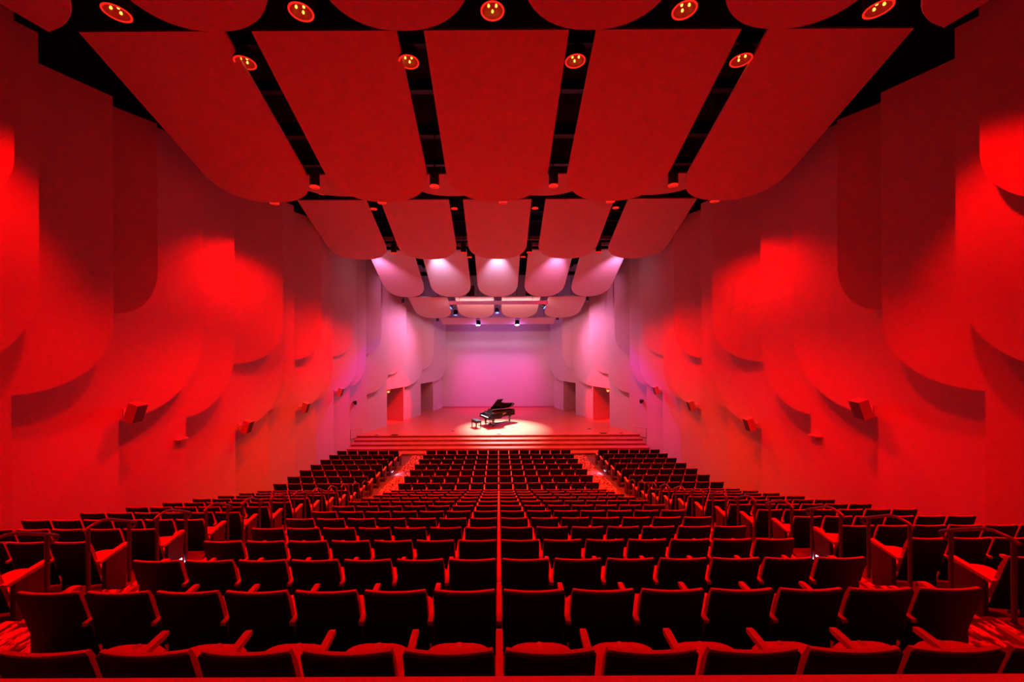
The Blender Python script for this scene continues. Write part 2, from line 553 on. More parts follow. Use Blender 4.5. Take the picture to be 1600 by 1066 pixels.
# orange row
SP2 = 3.71
for c in range(-2, 3):
    cpanel(c * SP2, 17.2, 6.34, 0.437, 4.1, 1.54, 1.15, 'orange-red round-tipped ceiling board above the middle seats, ' + PW[c], 'orange-red ceiling boards')
# pink row at the stage edge
SP3 = 3.12
for c in range(-2, 3):
    cpanel(c * SP3, 22.3, 5.28, 0.5, 4.4, 1.33, 1.35, 'pink-lit round-tipped ceiling board above the stage steps, ' + PW[c], 'pink ceiling boards')
SP4 = 3.33
for i, c in enumerate((-1.5, -0.5, 0.5, 1.5)):
    wh = ['outer one on the piano-bench side', 'inner one on the piano-bench side', 'inner one on the piano-tail side', 'outer one on the piano-tail side'][i]
    cpanel(c * SP4, 27.3, 3.14, 0.35, 3.66, 1.38, 1.5, 'salmon round-tipped ceiling board above the piano, ' + wh, 'salmon ceiling boards')
for i, c in enumerate((-1, 0, 1)):
    wh = ['on the piano-bench side', 'in the middle', 'on the piano-tail side'][i]
    cpanel(c * 3.28, 31.5, 1.89, 0.35, 1.3, 1.45, 0.5, 'straight-edged pale pink board nearest the rear stage wall, ' + wh, 'straight pink ceiling boards', straight=True)

# beams and pipes in the dark above the boards
for i, (d, h, r, mt_) in enumerate([(9.4, 7.35, 0.12, 'dark_steel'), (11.0, 7.3, 0.16, 'dark_steel'), (13.3, 7.3, 0.22, 'dark_steel'), (14.4, 6.75, 0.16, 'dark_steel'),
                                    (20.4, 6.95, 0.10, 'dark_steel'), (22.0, 7.0, 0.14, 'dark_steel'), (21.9, 5.86, 0.10, 'pale_steel'), (22.1, 5.55, 0.08, 'pale_steel'), (26.2, 4.6, 0.12, 'dark_steel')]):
    o = MB()
    hw = 9.0 if d < 21 else 8.4
    o.box(-hw, hw, -r * 0.6, r * 0.6, -r, -r * 0.75)
    o.box(-hw, hw, -r * 0.6, r * 0.6, r * 0.75, r)
    o.box(-hw, hw, -r * 0.12, r * 0.12, -r * 0.75, r * 0.75)
    root = empty('ceiling_beam', (0, d, CZ + h))
    o.build('beam_section', mt_, root)
    for x in (-6, 0, 6):
        MB().tube((x, 0, r), (x, 0, 8.3 - h), 0.015, 6).build('hanger_rod', 'black_metal', root)
    where = ['over the rearmost gap lamps', 'behind the rear gap lamps', 'before the short orange boards', 'just above the short orange boards', 'over the orange-red boards',
             'high over the orange-red board tips', 'pale, just before the pink boards', 'thin and pale, at the pink boards', 'over the tips of the pink boards'][i]
    tag(root, 'steel cross beam in the dark ceiling, ' + where, 'beam', 'ceiling cross beams')

# ------------------------------------------------------------------ red downlights
def can_meshes():
    c = {}
    c['can'] = MB().lathe([(0.13, 0.0), (0.145, 0.0), (0.145, 0.5), (0.05, 0.56), (0.0, 0.56)], 18).mesh('housing', 'black_metal', True)
    c['lens'] = MB().lathe([(0.128, 0.02), (0.0, 0.045)], 18).mesh('lens', 'red_lens', True)
    c['rim'] = MB().lathe([(0.125, 0.0), (0.15, -0.012), (0.15, 0.02), (0.125, 0.02)], 18).mesh('rim', 'red_lens', True)
    c['bowl'] = MB().lathe([(0.20, 0.0), (0.17, 0.10), (0.10, 0.19), (0.0, 0.22)], 20).mesh('reflector', 'can_reflector', True)
    c['ring'] = MB().lathe([(0.20, -0.012), (0.235, -0.012), (0.235, 0.02), (0.20, 0.02), (0.20, -0.012)], 20).mesh('ring', 'red_lens', True)
    c['shell'] = MB().lathe([(0.236, 0.0), (0.236, 0.25), (0.10, 0.34), (0.0, 0.34)], 20).mesh('housing', 'black_metal', True)
    b = MB()
    n = 8
    b.lathe([(0.0, -0.03), (0.020, -0.02), (0.026, 0.0), (0.016, 0.03), (0.0, 0.036)], n)
    c['bulb'] = b.mesh('bulb', 'bulb', True)
    return c
CAN = can_meshes()
def downlight(loc, style, power, label, group, cone=95, aim=None, blend=0.55, color=None):
    loc = Vector(loc)
    root = empty('downlight', loc)
    if style == 'can':
        link('housing', CAN['can'], root); link('lens', CAN['lens'], root); link('rim', CAN['rim'], root)
        top = 0.55
    else:
        link('housing', CAN['shell'], root); link('reflector', CAN['bowl'], root); link('ring', CAN['ring'], root)
        for a in (90, 210, 330):
            o = link('bulb', CAN['bulb'], root)
            o.location = (0.085 * math.cos(math.radians(a)), 0.085 * math.sin(math.radians(a)), 0.06)
        top = 0.33
    MB().tube((0, 0, top), (0, 0, CZ + 8.3 - loc.z), 0.02, 6).build('stem', 'black_metal', root)
    tgt = loc + Vector((0, 0, -1)) if aim is None else Vector(aim)
    if power > 0:
        lamp('downlight_lamp', 'SPOT', loc + Vector((0, 0, -0.06)), tgt, power, color or RED, root, 0.13, cone, blend)
    return tag(root, label, 'downlight', group)
W4 = ['outermost on the piano-bench side', 'inner one on the piano-bench side', 'inner one on the piano-tail side', 'outermost on the piano-tail side']
W5 = ['beside the bench-side wall', 'next from the bench-side wall', 'on the middle line', 'next from the piano-tail-side wall', 'beside the piano-tail-side wall']
for i, x in enumerate((185, 473, 772, 1072, 1375)):
    p = px(x, 17, 7.5)
    downlight(p, 'bowl', P_ROW0 * (1.4 if i in (0, 4) else 0.65), 'open red downlight with glowing bulbs behind the rearmost boards, ' + W5[i], 'open red downlights', cone=66 if i in (0, 4) else 80, aim=(math.copysign(9.4, p.x), 5.7, CZ - 1.5) if i in (0, 4) else None)
for i, x in enumerate((-7.6, -3.8, 0.0, 3.8, 7.6)):
    downlight((x, 2.4, CZ + 7.2), 'bowl', P_ROW0 * 0.28, 'open red downlight over the rear ledge, ' + W5[i], 'open red downlights over the rear ledge', cone=80)
for i, x in enumerate((385, 641, 901, 1160)):
    downlight(px(x, 96, 8.9), 'bowl', P_ROW1 * (2.5 if i in (0, 3) else 0.7), 'red downlight with glowing bulbs between the large boards, ' + W4[i], 'red downlights between large boards', cone=78 if i in (0, 3) else 74)
for i, x in enumerate((493, 680, 866, 1053)):
    downlight(px(x, 291, 12.0), 'can', P_CAN * (2.5 if i in (0, 3) else 0.7), 'black tube downlight with red lens between large board tips, ' + W4[i], 'tube downlights at the large board tips', cone=88 if i in (0, 3) else 76)
for i, x in enumerate((430, 598, 787, 955, 1118)):
    downlight(px(x, 316, 13.25), 'can', P_TIP * (1.25 if i in (0, 4) else 0.7), 'red downlight peeking out under a large board tip, ' + W5[i], 'red downlights under large board tips', cone=124 if i in (0, 4) else 80, blend=0.7)
for i, x in enumerate((504, 644, 908, 1044)):
    downlight(px(x, 301, 16.5), 'can', 0, 'small red downlight between the short orange boards, ' + W4[i], 'red downlights between short boards', color=AMBER)
for i, x in enumerate((585, 711, 837, 963)):
    downlight(px(x, 326, 17.75), 'can', P_ROW2 * (1.3 if i in (0, 3) else 1.0), 'red downlight at the rear of an orange-board gap, ' + W4[i], 'red downlights in the orange-board gaps', color=RED if i in (0, 3) else AMBER, cone=88 if i in (0, 3) else 95)
for i, x in enumerate((616, 725, 828, 936)):
    downlight(px(x, 395, 20.95), 'can', P_ROW2 * (1.2 if i in (0, 3) else 0.8), 'black tube downlight between the orange-red board tips, ' + W4[i], 'tube downlights at the orange-red board tips', color=RED,
              aim=None if i in (0, 3) else (math.copysign(6.0, x - VX), 33.0, STAGE_Z + 1.0), cone=100 if i in (0, 3) else 46)
for i, x in enumerate((734, 818)):
    downlight(px(x, 402, 22.8), 'can', P_ROW2 * 6.0, 'small red downlight between the pink boards, ' + ('piano-bench side' if i == 0 else 'piano-tail side'), 'red downlights between pink boards', color=RED, aim=(math.copysign(7.75, x - VX), 29.3, STAGE_Z + 1.5), cone=14, blend=0.5)

# ------------------------------------------------------------------ stage lamps
def stage_light(loc, lens, label, group, power, color, aim, cone, size=0.16, big=False, blend=0.5):
    if big:
        lamp('stage_glow', 'POINT', Vector(loc) - Vector((0, 0.1, 0.25)), (0, 0, 0), P_WASH * 0.3, color, None, 0.15)
    loc = Vector(loc)
    root = empty('stage_light', loc)
    d = (Vector(aim) - loc).normalized()
    q = d.to_track_quat('-Z', 'Y').to_matrix().to_4x4()
    r = 0.19 if big else 0.145
    b = MB().lathe([(r, 0.0), (r * 1.12, 0.02), (r * 1.12, 0.30), (r * 0.6, 0.42), (0, 0.42)], 16)
    b.v = [tuple(q @ Vector(v)) for v in b.v]
    b.build('housing', 'black_metal', root, True)
    b = MB().lathe([(r, 0.005), (r * 0.6, -0.03), (0, -0.045)], 16)
    b.v = [tuple(q @ Vector(v)) for v in b.v]
    b.build('lens', lens, root, True)
    MB().path([q @ Vector((r * 1.2, 0, 0.2)), q @ Vector((r * 1.2, 0, 0.2)) + Vector((0, 0, 0.35)), q @ Vector((-r * 1.2, 0, 0.2)) + Vector((0, 0, 0.35)), q @ Vector((-r * 1.2, 0, 0.2))], 0.015, 6).build('yoke', 'black_metal', root)
    zt = (q @ Vector((0, 0, 0.2))).z + 0.35
    c0 = q @ Vector((0, 0, 0.2))
    MB().tube((c0.x, c0.y, zt), (c0.x, c0.y, CZ + 8.3 - loc.z), 0.018, 6).build('stem', 'black_metal', root)
    lamp('stage_lamp', 'SPOT', loc + d * 0.08, loc + d, power, color, root, size, cone, blend)
    return tag(root, label, 'stage light', group)
PIANO_C = Vector((0.30, 27.0, STAGE_Z))
stage_light(px(747, 508, 33.2), 'stage_lens', 'brilliant white stage lamp under the straight boards, piano-bench side', 'white stage lamps', P_WASH, WASH, (-1.7, 31.8, STAGE_Z), 155, 0.2, True, 1.0)
stage_light(px(808, 508, 33.2), 'stage_lens', 'brilliant white stage lamp under the straight boards, piano-tail side', 'white stage lamps', P_WASH, WASH, (1.7, 31.8, STAGE_Z), 155, 0.2, True, 1.0)
stage_light(px(712, 492, 30.6), 'blue_lens', 'bright blue stage lamp beside the bench-side salmon board tip', 'blue stage lamps', P_BLUE * 0.5, WASH, (-3.4, 30.0, STAGE_Z), 90)
stage_light(px(705, 481, 28.6), 'blue_lens', 'blue stage lamp just under the batten end, piano-bench side', 'blue stage lamps', P_BLUE * 2.2, COOL, (-8.0, 27.6, CZ - 1.2), 96, blend=0.9)
stage_light(px(777, 489, 30.0), 'blue_lens', 'blue stage lamp between the two inner salmon boards', 'blue stage lamps', P_PIANO, WHITE, PIANO_C, 44, 0.1, False, 0.95)
stage_light(px(851, 481, 28.6), 'blue_lens', 'blue stage lamp just under the batten end, piano-tail side', 'blue stage lamps', P_BLUE * 2.2, COOL, (8.0, 27.6, CZ - 1.2), 96, blend=0.9)
# lilac front lamps hung behind the tips of the orange-red boards, aimed at the stage
for i, x in enumerate((-2 * SP2, -SP2, 0.0, SP2, 2 * SP2)):
    stage_light((x, 21.85, CZ + 4.86), 'stage_lens', 'lilac front lamp hidden behind the orange-red board tips, ' + W5[i], 'lilac front lamps', P_WALK * (0.9 if i in (0, 4) else 1.0), COOL if i in (0, 3, 4) else LILAC, (x * 0.75, 31.0, CZ + 2.1), 60, blend=1.0)

# red lighting batten on cables
bt = empty('lighting_batten', px(779, 473, 26.95))
MB().box(-3.48, 3.48, -0.07, 0.07, -0.13, 0.12).build('batten_bar', 'batten_paint', bt)
MB().box(-3.30, 3.30, 0.07, 0.09, -0.07, 0.07).build('added_strip_lens', 'added_pink_lens', bt)  # added glowing strip, no lamps are visible on the bar
for x in (-2.75, 2.4):
    MB().tube((x, 0, 0.12), (x, 0, CZ + 8.3 - bt.location.z - 0.03), 0.012, 6).build('cable', 'black_metal', bt)
tag(bt, 'long dark red lighting batten hung before the salmon boards', 'batten')
al = bpy.data.lights.new('batten_fill_light', 'AREA')  # fill light added to brighten the salmon boards and the wall behind
al.shape = 'RECTANGLE'; al.size = 6.4; al.size_y = 0.12; al.energy = P_BATTEN_FILL; al.color = SALMON
ao = link('batten_fill_light', al, bt)
ao.location = (0, 0.12, 0.02)
ao.rotation_euler = (math.radians(44), 0, 0)

# hanging loudspeakers behind the pink boards
for i, x in enumerate((735.5, 828)):
    p = px(x, 456, 28.1)
    root = empty('hanging_speaker', p)
    MB().box(-0.28, 0.28, -0.2, 0.25, -0.40, 0.42).build('cabinet', 'black_metal', root)
    MB().box(-0.25, 0.25, -0.225, -0.2, -0.37, 0.39).build('grille', 'speaker_grille', root)
    for xx in (-0.2, 0.2):
        MB().tube((xx, 0, 0.42), (xx, 0, CZ + 8.3 - p.z), 0.01, 6).build('cable', 'black_metal', root)
    tag(root, 'dark loudspeaker box hung behind the pink boards, ' + ('piano-bench side' if i == 0 else 'piano-tail side'), 'speaker', 'hung loudspeakers')
for i, (x, y, d) in enumerate(((630, 470, 27.15), (918, 468, 27.15), (684, 499, 31.2), (871, 498, 31.2))):
    p = px(x, y, d)
    root = empty('side_lamp', p)
    MB().lathe([(0.0, -0.14), (0.1, -0.14), (0.11, 0.1), (0.05, 0.16), (0.0, 0.16)], 12).build('housing', 'black_metal', root, True)
    MB().tube((0, 0, 0.16), (0, 0, CZ + 8.3 - p.z), 0.02, 6).build('stem', 'black_metal', root)
    if i < 2:  # lamps look dark; lens glow and purple beam added to tint the side walls
        MB().lathe([(0.0, -0.15), (0.09, -0.145), (0.0, -0.141)], 12).build('lens', 'added_purple_lens', root, True)
        lamp('side_lamp_fill', 'SPOT', p - Vector((0, 0, 0.2)), (math.copysign(9.0, p.x), 22.0, 0.6), P_BLUE * 2.6, PURPLE, root, 0.1, 40, 0.9)
    else:  # lens glow and magenta beam added to tint the foot of the rear wall
        MB().lathe([(0.0, -0.15), (0.09, -0.145), (0.0, -0.141)], 12).build('lens', 'added_purple_lens', root, True)
        lamp('side_lamp_fill', 'SPOT', p - Vector((0, 0, 0.2)), (-math.copysign(0.5, p.x), 35.3, STAGE_Z - 0.6), P_BLUE * 3.0, MAGENTA, root, 0.1, 66, 1.0)
    tag(root, ['black lamp at the wall end of the pink boards, bench side', 'black lamp at the wall end of the pink boards, piano-tail side',
               'black lamp beside the straight boards, bench side', 'black lamp beside the straight boards, piano-tail side'][i], 'lamp', 'black side lamps')

# ------------------------------------------------------------------ wall fittings
def wall_frame(sg, nm, x, y):
    """Point on the inner face of chain panel nm seen at pixel (x, y) of the left wall, with its in-plane and inward axes."""
    A_, B_ = lines[nm]
    p = A_ + (B_ - A_) * on_line(x, A_, B_)
    u2 = (B_ - A_).normalized()
    u = Vector((sg * u2.x, u2.y, 0))
    n = Vector((sg * u2.y, -u2.x, 0))
    if n.x * sg > 0: n = -n
    return Vector((sg * p.x, p.y, zof(y, p.y))), u, n
SPK = [('P', 196, 641, 0.43), ('R', 374, 664, 0.40), ('T', 467, 635, 0.40), ('W', 523, 611, 0.40)]
SLAB = ['the largest panel', 'the second large panel', 'the panel over the front seats', 'the panel next to the stage']
for sg in (-1, 1):
    for i, (nm, x, y, sz) in enumerate(SPK):
        p, u, n = wall_frame(sg, nm, x, y)
        root = empty('wall_speaker', p)
        yaw = math.atan2(0.12, -sg)
        h = sz * 0.62
        rot = Matrix.Rotation(yaw - math.pi / 2, 4, 'Z') @ Matrix.Rotation(-0.30, 4, 'X')
        off = Matrix.Translation(n * 0.34)
        b = MB()
        wv = sz * 0.42
        fr = [(-wv, sz * 0.30), (wv, sz * 0.30), (wv * 0.72, -sz * 0.32), (-wv * 0.72, -sz * 0.32)]
        b.prism(fr, (0, 0, 0), (1, 0, 0), (0, 1, 0), (0, 0, 1), 1.0)
        vs = [Vector((v[0], v[1], (v[2] - 0.5) * sz * 1.15)) for v in b.v]
        b.v = [tuple(off @ rot @ v) for v in vs]
        b.build('cabinet', 'speaker_paint', root)
        g = MB().box(-wv * 0.92, wv * 0.92, sz * 0.30, sz * 0.325, -sz * 0.54, sz * 0.54)
        g.v = [tuple(off @ rot @ Vector(v)) for v in g.v]
        g.build('grille', 'speaker_grille', root)
        br = MB()
        br.tube(n * 0.0, n * 0.24, 0.025, 8)
        br.box(-0.07, 0.07, -0.02, 0.0, -0.09, 0.09, mtx=Matrix.Rotation(yaw - math.pi / 2, 4, 'Z'))
        br.build('bracket', 'speaker_paint', root)
        tag(root, 'tilted box loudspeaker at the corner of %s, %s side' % (SLAB[i], 'piano-bench' if sg < 0 else 'piano-tail'), 'speaker', 'wall loudspeakers')
    sd = 'piano-bench side' if sg < 0 else 'piano-tail side'
    # small lamp shelf on the panel edge
    p, u, n = wall_frame(sg, 'Q', 281, 684)
    root = empty('wall_bracket', p)
    b = MB()
    R_ = Matrix(((u.x, n.x, 0, 0), (u.y, n.y, 0, 0), (0, 0, 1, 0), (0, 0, 0, 1)))
    b.box(-0.17, 0.17, 0, 0.14, 0.0, 0.025, mtx=R_)
    b.build('plate', 'speaker_paint', root)
    MB().box(-0.05, 0.05, 0.0, 0.09, -0.10, 0.0, mtx=R_).build('support', 'speaker_paint', root)
    tag(root, 'small shelf-like bracket on the wall below the largest panel, ' + sd, 'bracket', 'small wall brackets')
    # dark dome device
    p, u, n = wall_frame(sg, 'Y', 553, 628)
    root = empty('wall_camera', p)
    R_ = Matrix(((u.x, n.x, 0, 0), (u.y, n.y, 0, 0), (0, 0, 1, 0), (0, 0, 0, 1)))
    b = MB().box(-0.10, 0.10, 0.0, 0.12, 0.02, 0.10, mtx=R_)
    b.build('mount', 'dark_steel', root)
    b = MB().lathe([(0.0, -0.15), (0.06, -0.13), (0.09, -0.06), (0.10, 0.02), (0.0, 0.02)], 12)
    b.v = [tuple(Vector(v) + n * 0.12) for v in b.v]
    b.build('dome', 'black_metal', root, True)
    tag(root, 'small dark dome device on the wall before the stage, ' + sd, 'camera', 'dome wall devices')
    # ventilation grilles
    for (nm, x0, x1, y0, y1, tx) in (('Y', 547, 564, 668, 683, 'wall beside the stage steps'), ('C', 681.5, 692, 628, 638, 'wall panel at the stage rear corner')):
        p, u, n = wall_frame(sg, nm, (x0 + x1) / 2, (y0 + y1) / 2)
        pa, _, _ = wall_frame(sg, nm, x0, y0)
        pb, _, _ = wall_frame(sg, nm, x1, y0)
        W = (pb - pa).length / 2
        H = (y1 - y0) / F * p.y / 2
        root = empty('wall_vent', p)
        R_ = Matrix(((u.x, n.x, 0, 0), (u.y, n.y, 0, 0), (0, 0, 1, 0), (0, 0, 0, 1)))
        b = MB()
        for (a0, a1, c0, c1) in ((-W, W, H - 0.04, H), (-W, W, -H, -H + 0.04), (-W, -W + 0.04, -H, H), (W - 0.04, W, -H, H)):
            b.box(a0, a1, -0.005, 0.03, c0, c1, mtx=R_)
        b.build('frame', 'vent_paint', root)
        MB().box(-W, W, -0.005, 0.006, -H, H, mtx=R_).build('backing', 'vent_paint', root)
        ns = 6
        for q in range(ns):
            zc = -H + 0.06 + (2 * H - 0.12) * q / (ns - 1)
            MB().box(-W + 0.04, W - 0.04, 0.006, 0.022, zc - 0.012, zc + 0.012, mtx=R_).build('slat', 'vent_paint', root)
        tag(root, 'slatted vent low on the %s, %s' % (tx, sd), 'vent', 'wall vents')
    # amber lamp at the first doorway
    p, u, n = wall_frame(sg, 'A', 605.5, 611)
    root = empty('door_lamp', p + u * 0.12 - n * 0.05)
    MB().box(-0.12, 0.12, -0.06, 0.06, 0.0, 0.10).build('housing', 'speaker_paint', root)
    MB().lathe([(0.0, -0.12), (0.07, -0.10), (0.09, -0.03), (0.09, 0.0), (0.0, 0.0)], 12).build('globe', 'amber_lens', root, True)
    tag(root, 'little amber lamp at the top corner of the front stage doorway, ' + sd, 'lamp', 'amber doorway lamps')

# floor boxes let into the stage
for i, (x, y, wd) in enumerate(((616, 679, 0.22), (942, 678, 0.22), (779, 678.5, 0.14), (588, 679, 0.10), (970, 678, 0.10), (707, 673.5, 0.10), (920, 671, 0.12))):
    d = F * 6.10 / (y - VY)
    p = px(x, y, d)
    root = empty('stage_floor_box', (p.x, p.y, STAGE_Z))
    MB().box(-wd, wd, -wd * 0.6, wd * 0.6, 0.0, 0.012).build('cover', 'black_metal', root)
    MB().box(-wd * 0.5, wd * 0.5, -0.02, 0.02, 0.012, 0.022).build('hinge', 'dark_steel', root)
    tag(root, ['black floor box at the stage edge, piano-bench side', 'black floor box at the stage edge, piano-tail side', 'small dark floor cover at the stage edge before the piano',
               'tiny floor cover by the wall at the stage edge, bench side', 'tiny floor cover by the wall at the stage edge, piano-tail side', 'tiny floor cover between bench and side wall', 'tiny floor cover between piano tail and side wall'][i], 'floor box', 'stage floor boxes')

# ------------------------------------------------------------------ grand piano
def grand_piano(loc, ang):
    root = empty('grand_piano', loc, (0, 0, ang))
    # local: x from keyboard (0) to tail (2.7); y to the player's left (bass side), +0.75 .. -0.75
    out = [(0.0, 0.75), (0.0, -0.75), (0.62, -0.75)]
    # bentside curve
    ctrl = [(0.62, -0.75), (1.0, -0.74), (1.25, -0.42), (1.55, -0.22), (1.9, -0.12), (2.3, -0.08), (2.58, 0.05), (2.70, 0.30), (2.64, 0.58), (2.40, 0.72), (2.1, 0.75)]
    def smooth(c, n=4):
        r = []
        for i in range(len(c) - 1):
            p0, p1, p2, p3 = c[max(i - 1, 0)], c[i], c[i + 1], c[min(i + 2, len(c) - 1)]
            for k in range(n):
                t = k / n
                r.append(tuple(0.5 * (2 * p1[j] + (p2[j] - p0[j]) * t + (2 * p0[j] - 5 * p1[j] + 4 * p2[j] - p3[j]) * t * t + (3 * p1[j] - p0[j] - 3 * p2[j] + p3[j]) * t ** 3) for j in (0, 1)))
        r.append(c[-1])
        return r
    curve = smooth(ctrl)
    body = [(0.38, 0.75), (0.38, -0.75)] + curve
    # rim as a wall ring: outer outline and inset outline
    def inset(pts, d):
        c = Vector((sum(p[0] for p in pts) / len(pts), sum(p[1] for p in pts) / len(pts)))
        res = []
        n = len(pts)
        for i in range(n):
            a, b, c2 = Vector(pts[i - 1]), Vector(pts[i]), Vector(pts[(i + 1) % n])
            t = (c2 - a).normalized()
            nn = Vector((t.y, -t.x))
            if (c - b).dot(nn) < 0: nn = -nn
            res.append(tuple(b + nn * d))
        return res
    ins = inset(body, 0.05)
    z0, z1 = 0.62, 0.98
    rim = MB()
    n = len(body)
    vs = [(*p, z0) for p in body] + [(*p, z1) for p in body] + [(*p, z1) for p in ins] + [(*p, z0 + 0.1) for p in ins]
    fs = []
    for i in range(n):
        j = (i + 1) % n
        fs += [(i, j, n + j, n + i), (n + i, n + j, 2 * n + j, 2 * n + i), (2 * n + i, 2 * n + j, 3 * n + j, 3 * n + i)]
    fs.append(tuple(range(n))[::-1])
    rim.add(vs, fs)
    rim.build('case', 'piano_black', root, True)
    MB().prism(ins, (0, 0, 0.80), (1, 0, 0), (0, 1, 0), (0, 0, 1), 0.02).build('soundboard', 'soundboard', root)
    pl = MB()
    for k in range(7):
        y = 0.55 - k * 0.16
        xe = 2.45 - max(0, (0.35 - y)) * 1.35
        pl.box(0.55, max(xe, 1.0), y - 0.02, y + 0.02, 0.83, 0.865)
    pl.box(0.52, 0.62, -0.68, 0.68, 0.83, 0.875)
    pl.build('iron_frame', 'gold_iron', root)
    st = MB()
    for k in range(24):
        y = 0.62 - k * 0.052
        xe = 2.45 - max(0, (0.35 - y)) * 1.35
        st.box(0.62, max(xe, 0.9), y - 0.003, y + 0.003, 0.885, 0.89)
    st.build('strings', 'brass', root)
    # key bed, cheeks, keys
    kb = MB().box(0.0, 0.42, -0.75, 0.75, 0.60, 0.69)
    kb.build('key_bed', 'piano_black', root)
    for s in (-1, 1):
        MB().box(0.02, 0.42, min(s * 0.66, s * 0.75), max(s * 0.66, s * 0.75), 0.69, 0.86).build('cheek', 'piano_black', root)
    MB().box(0.0, 0.04, -0.66, 0.66, 0.69, 0.715).build('key_slip', 'piano_black', root)
    wk = MB()
    for i in range(52):
        y = 0.612 - i * 0.0236
        wk.box(0.05, 0.20, y - 0.0225, y, 0.70, 0.735)
    wk.build('white_keys', 'ivory', root)
    bk = MB()
    for i in range(51):
        if i % 7 in (0, 2, 3, 5, 6):
            y = 0.612 - (i + 1) * 0.0236 + 0.0006
            bk.box(0.10, 0.20, y - 0.0065, y + 0.0065, 0.735, 0.748)
    bk.build('black_keys', 'leather', root)
    MB().box(0.205, 0.235, -0.66, 0.66, 0.70, 0.93).build('fallboard', 'piano_black', root)
    MB().box(0.235, 0.40, -0.66, 0.66, 0.90, 0.93).build('name_shelf', 'piano_black', root)
    # music desk
    md = MB().box(0.0, 0.02, -0.36, 0.36, 0.0, 0.26)
    R_ = Matrix.Translation((0.44, 0.02, 0.95)) @ Matrix.Rotation(math.radians(22), 4, 'Y')
    md.v = [tuple(R_ @ Vector(v)) for v in md.v]
    md.build('music_desk', 'piano_black', root)
    # lid, hinged on the bass side, with the front flap folded back on it
    a = math.radians(36)
    lidp = [(0.86, 0.77), (0.86, -0.77)] + [(p[0] + 0.01, p[1] - 0.02) for p in curve if p[0] > 0.9] + [(2.1, 0.77)]
    lid = MB().prism(lidp, (0, 0, 0), (1, 0, 0), (0, 1, 0), (0, 0, 1), 0.03)
    def open_lid(v, dz=0.0):
        v = Vector(v)
        r = Matrix.Rotation(-a, 4, 'X') @ Vector((v.x, v.y - 0.77, v.z + dz))
        return tuple(Vector((r.x, r.y + 0.77, r.z + z1 + 0.01)))
    lid.v = [open_lid(v) for v in lid.v]
    ld = lid.build('lid', 'piano_black', root)
    fl = MB().box(0.86, 1.34, -0.77, 0.77, 0.034, 0.056)
    fl.v = [open_lid(v) for v in fl.v]
    fl.build('lid_flap', 'piano_black', ld)
    hp = Vector(open_lid((1.25, -0.42, 0)))
    MB().tube((1.12, -0.58, 0.97), hp, 0.016, 8).build('lid_prop', 'piano_black', root)
    # legs with castors
    for (lx, ly) in ((0.42, 0.60), (0.42, -0.60), (2.28, 0.34)):
        lg = MB()
        r = 0.085
        lg.rings([[Vector((lx + sx * q, ly + sy * q, z)) for sx, sy in ((-1, -1), (1, -1), (1, 1), (-1, 1))] for q, z in ((r, 0.62), (r, 0.50), (0.07, 0.48), (0.045, 0.14), (0.055, 0.12), (0.055, 0.09))])
        l_ = lg.build('leg', 'piano_black', root)
        MB().tube((lx - 0.025, ly, 0.05), (lx + 0.025, ly, 0.05), 0.05, 12).build('castor', 'brass', l_)
    # stage truck: three arms meeting in the middle
    hub = Vector((1.15, 0.10, 0.13))
    tr = MB()
    for (lx, ly) in ((0.42, 0.60), (0.42, -0.60), (2.28, 0.34)):
        tr.tube((lx, ly, 0.12), hub, 0.028, 8)
    tr.tube(hub - Vector((0, 0, 0.03)), hub + Vector((0, 0, 0.03)), 0.09, 12)
    tr.build('stage_truck', 'black_metal', root)
    # pedal lyre
    ly = MB()
    for s in (-1, 1):
        ly.tube((0.50, s * 0.09, 0.62), (0.50, s * 0.07, 0.15), 0.02, 8)
    ly.box(0.42, 0.56, -0.16, 0.16, 0.09, 0.16)
    ly.tube((0.52, 0.0, 0.13), (0.85, 0.0, 0.62), 0.012, 6)
    lo = ly.build('pedal_lyre', 'piano_black', root)
    for y in (-0.08, 0, 0.08):
        MB().box(0.30, 0.43, y - 0.02, y + 0.02, 0.085, 0.10).build('pedal', 'brass', lo)
    return tag(root, 'glossy black concert grand piano with open lid in the spotlight', 'piano')
PA = math.radians(28)
grand_piano((-1.02, 27.35, STAGE_Z), PA)

bench = empty('piano_bench', (-1.55, 27.06, STAGE_Z), (0, 0, PA))
bench.scale = (1.2, 1.1, 1.12)
cs = []
for q, z in ((0.92, 0.40), (1.0, 0.425), (1.0, 0.47), (0.94, 0.50), (0.80, 0.51)):
    ring = []
    for sx, sy in ((-1, -1), (1, -1), (1, 1), (-1, 1)):
        ring.append(Vector((sx * 0.18 * q, sy * 0.36 * q, z)))
    cs.append(ring)
cu = MB().rings(cs).build('cushion', 'leather', bench)
tb_ = MB()
for i in range(3):
    for j in (-1, 1):
        tb_.tube((j * 0.07, -0.2 + i * 0.2, 0.508), (j * 0.07, -0.2 + i * 0.2, 0.514), 0.012, 8)
tb_.build('tufting', 'black_metal', cu)
MB().box(-0.17, 0.17, -0.34, 0.34, 0.33, 0.40).build('apron', 'piano_black', bench)
for sx in (-1, 1):
    for sy in (-1, 1):
        MB().tube((sx * 0.145, sy * 0.31, 0.34), (sx * 0.145, sy * 0.31, 0.0), 0.035, 8, 0.022).build('leg', 'piano_black', bench)
for sy in (-1, 1):
    MB().tube((0, sy * 0.34, 0.37), (0, sy * 0.40, 0.37), 0.03, 10).build('knob', 'brass', bench)
tag(bench, 'black leather piano bench with four legs beside the keyboard', 'bench')

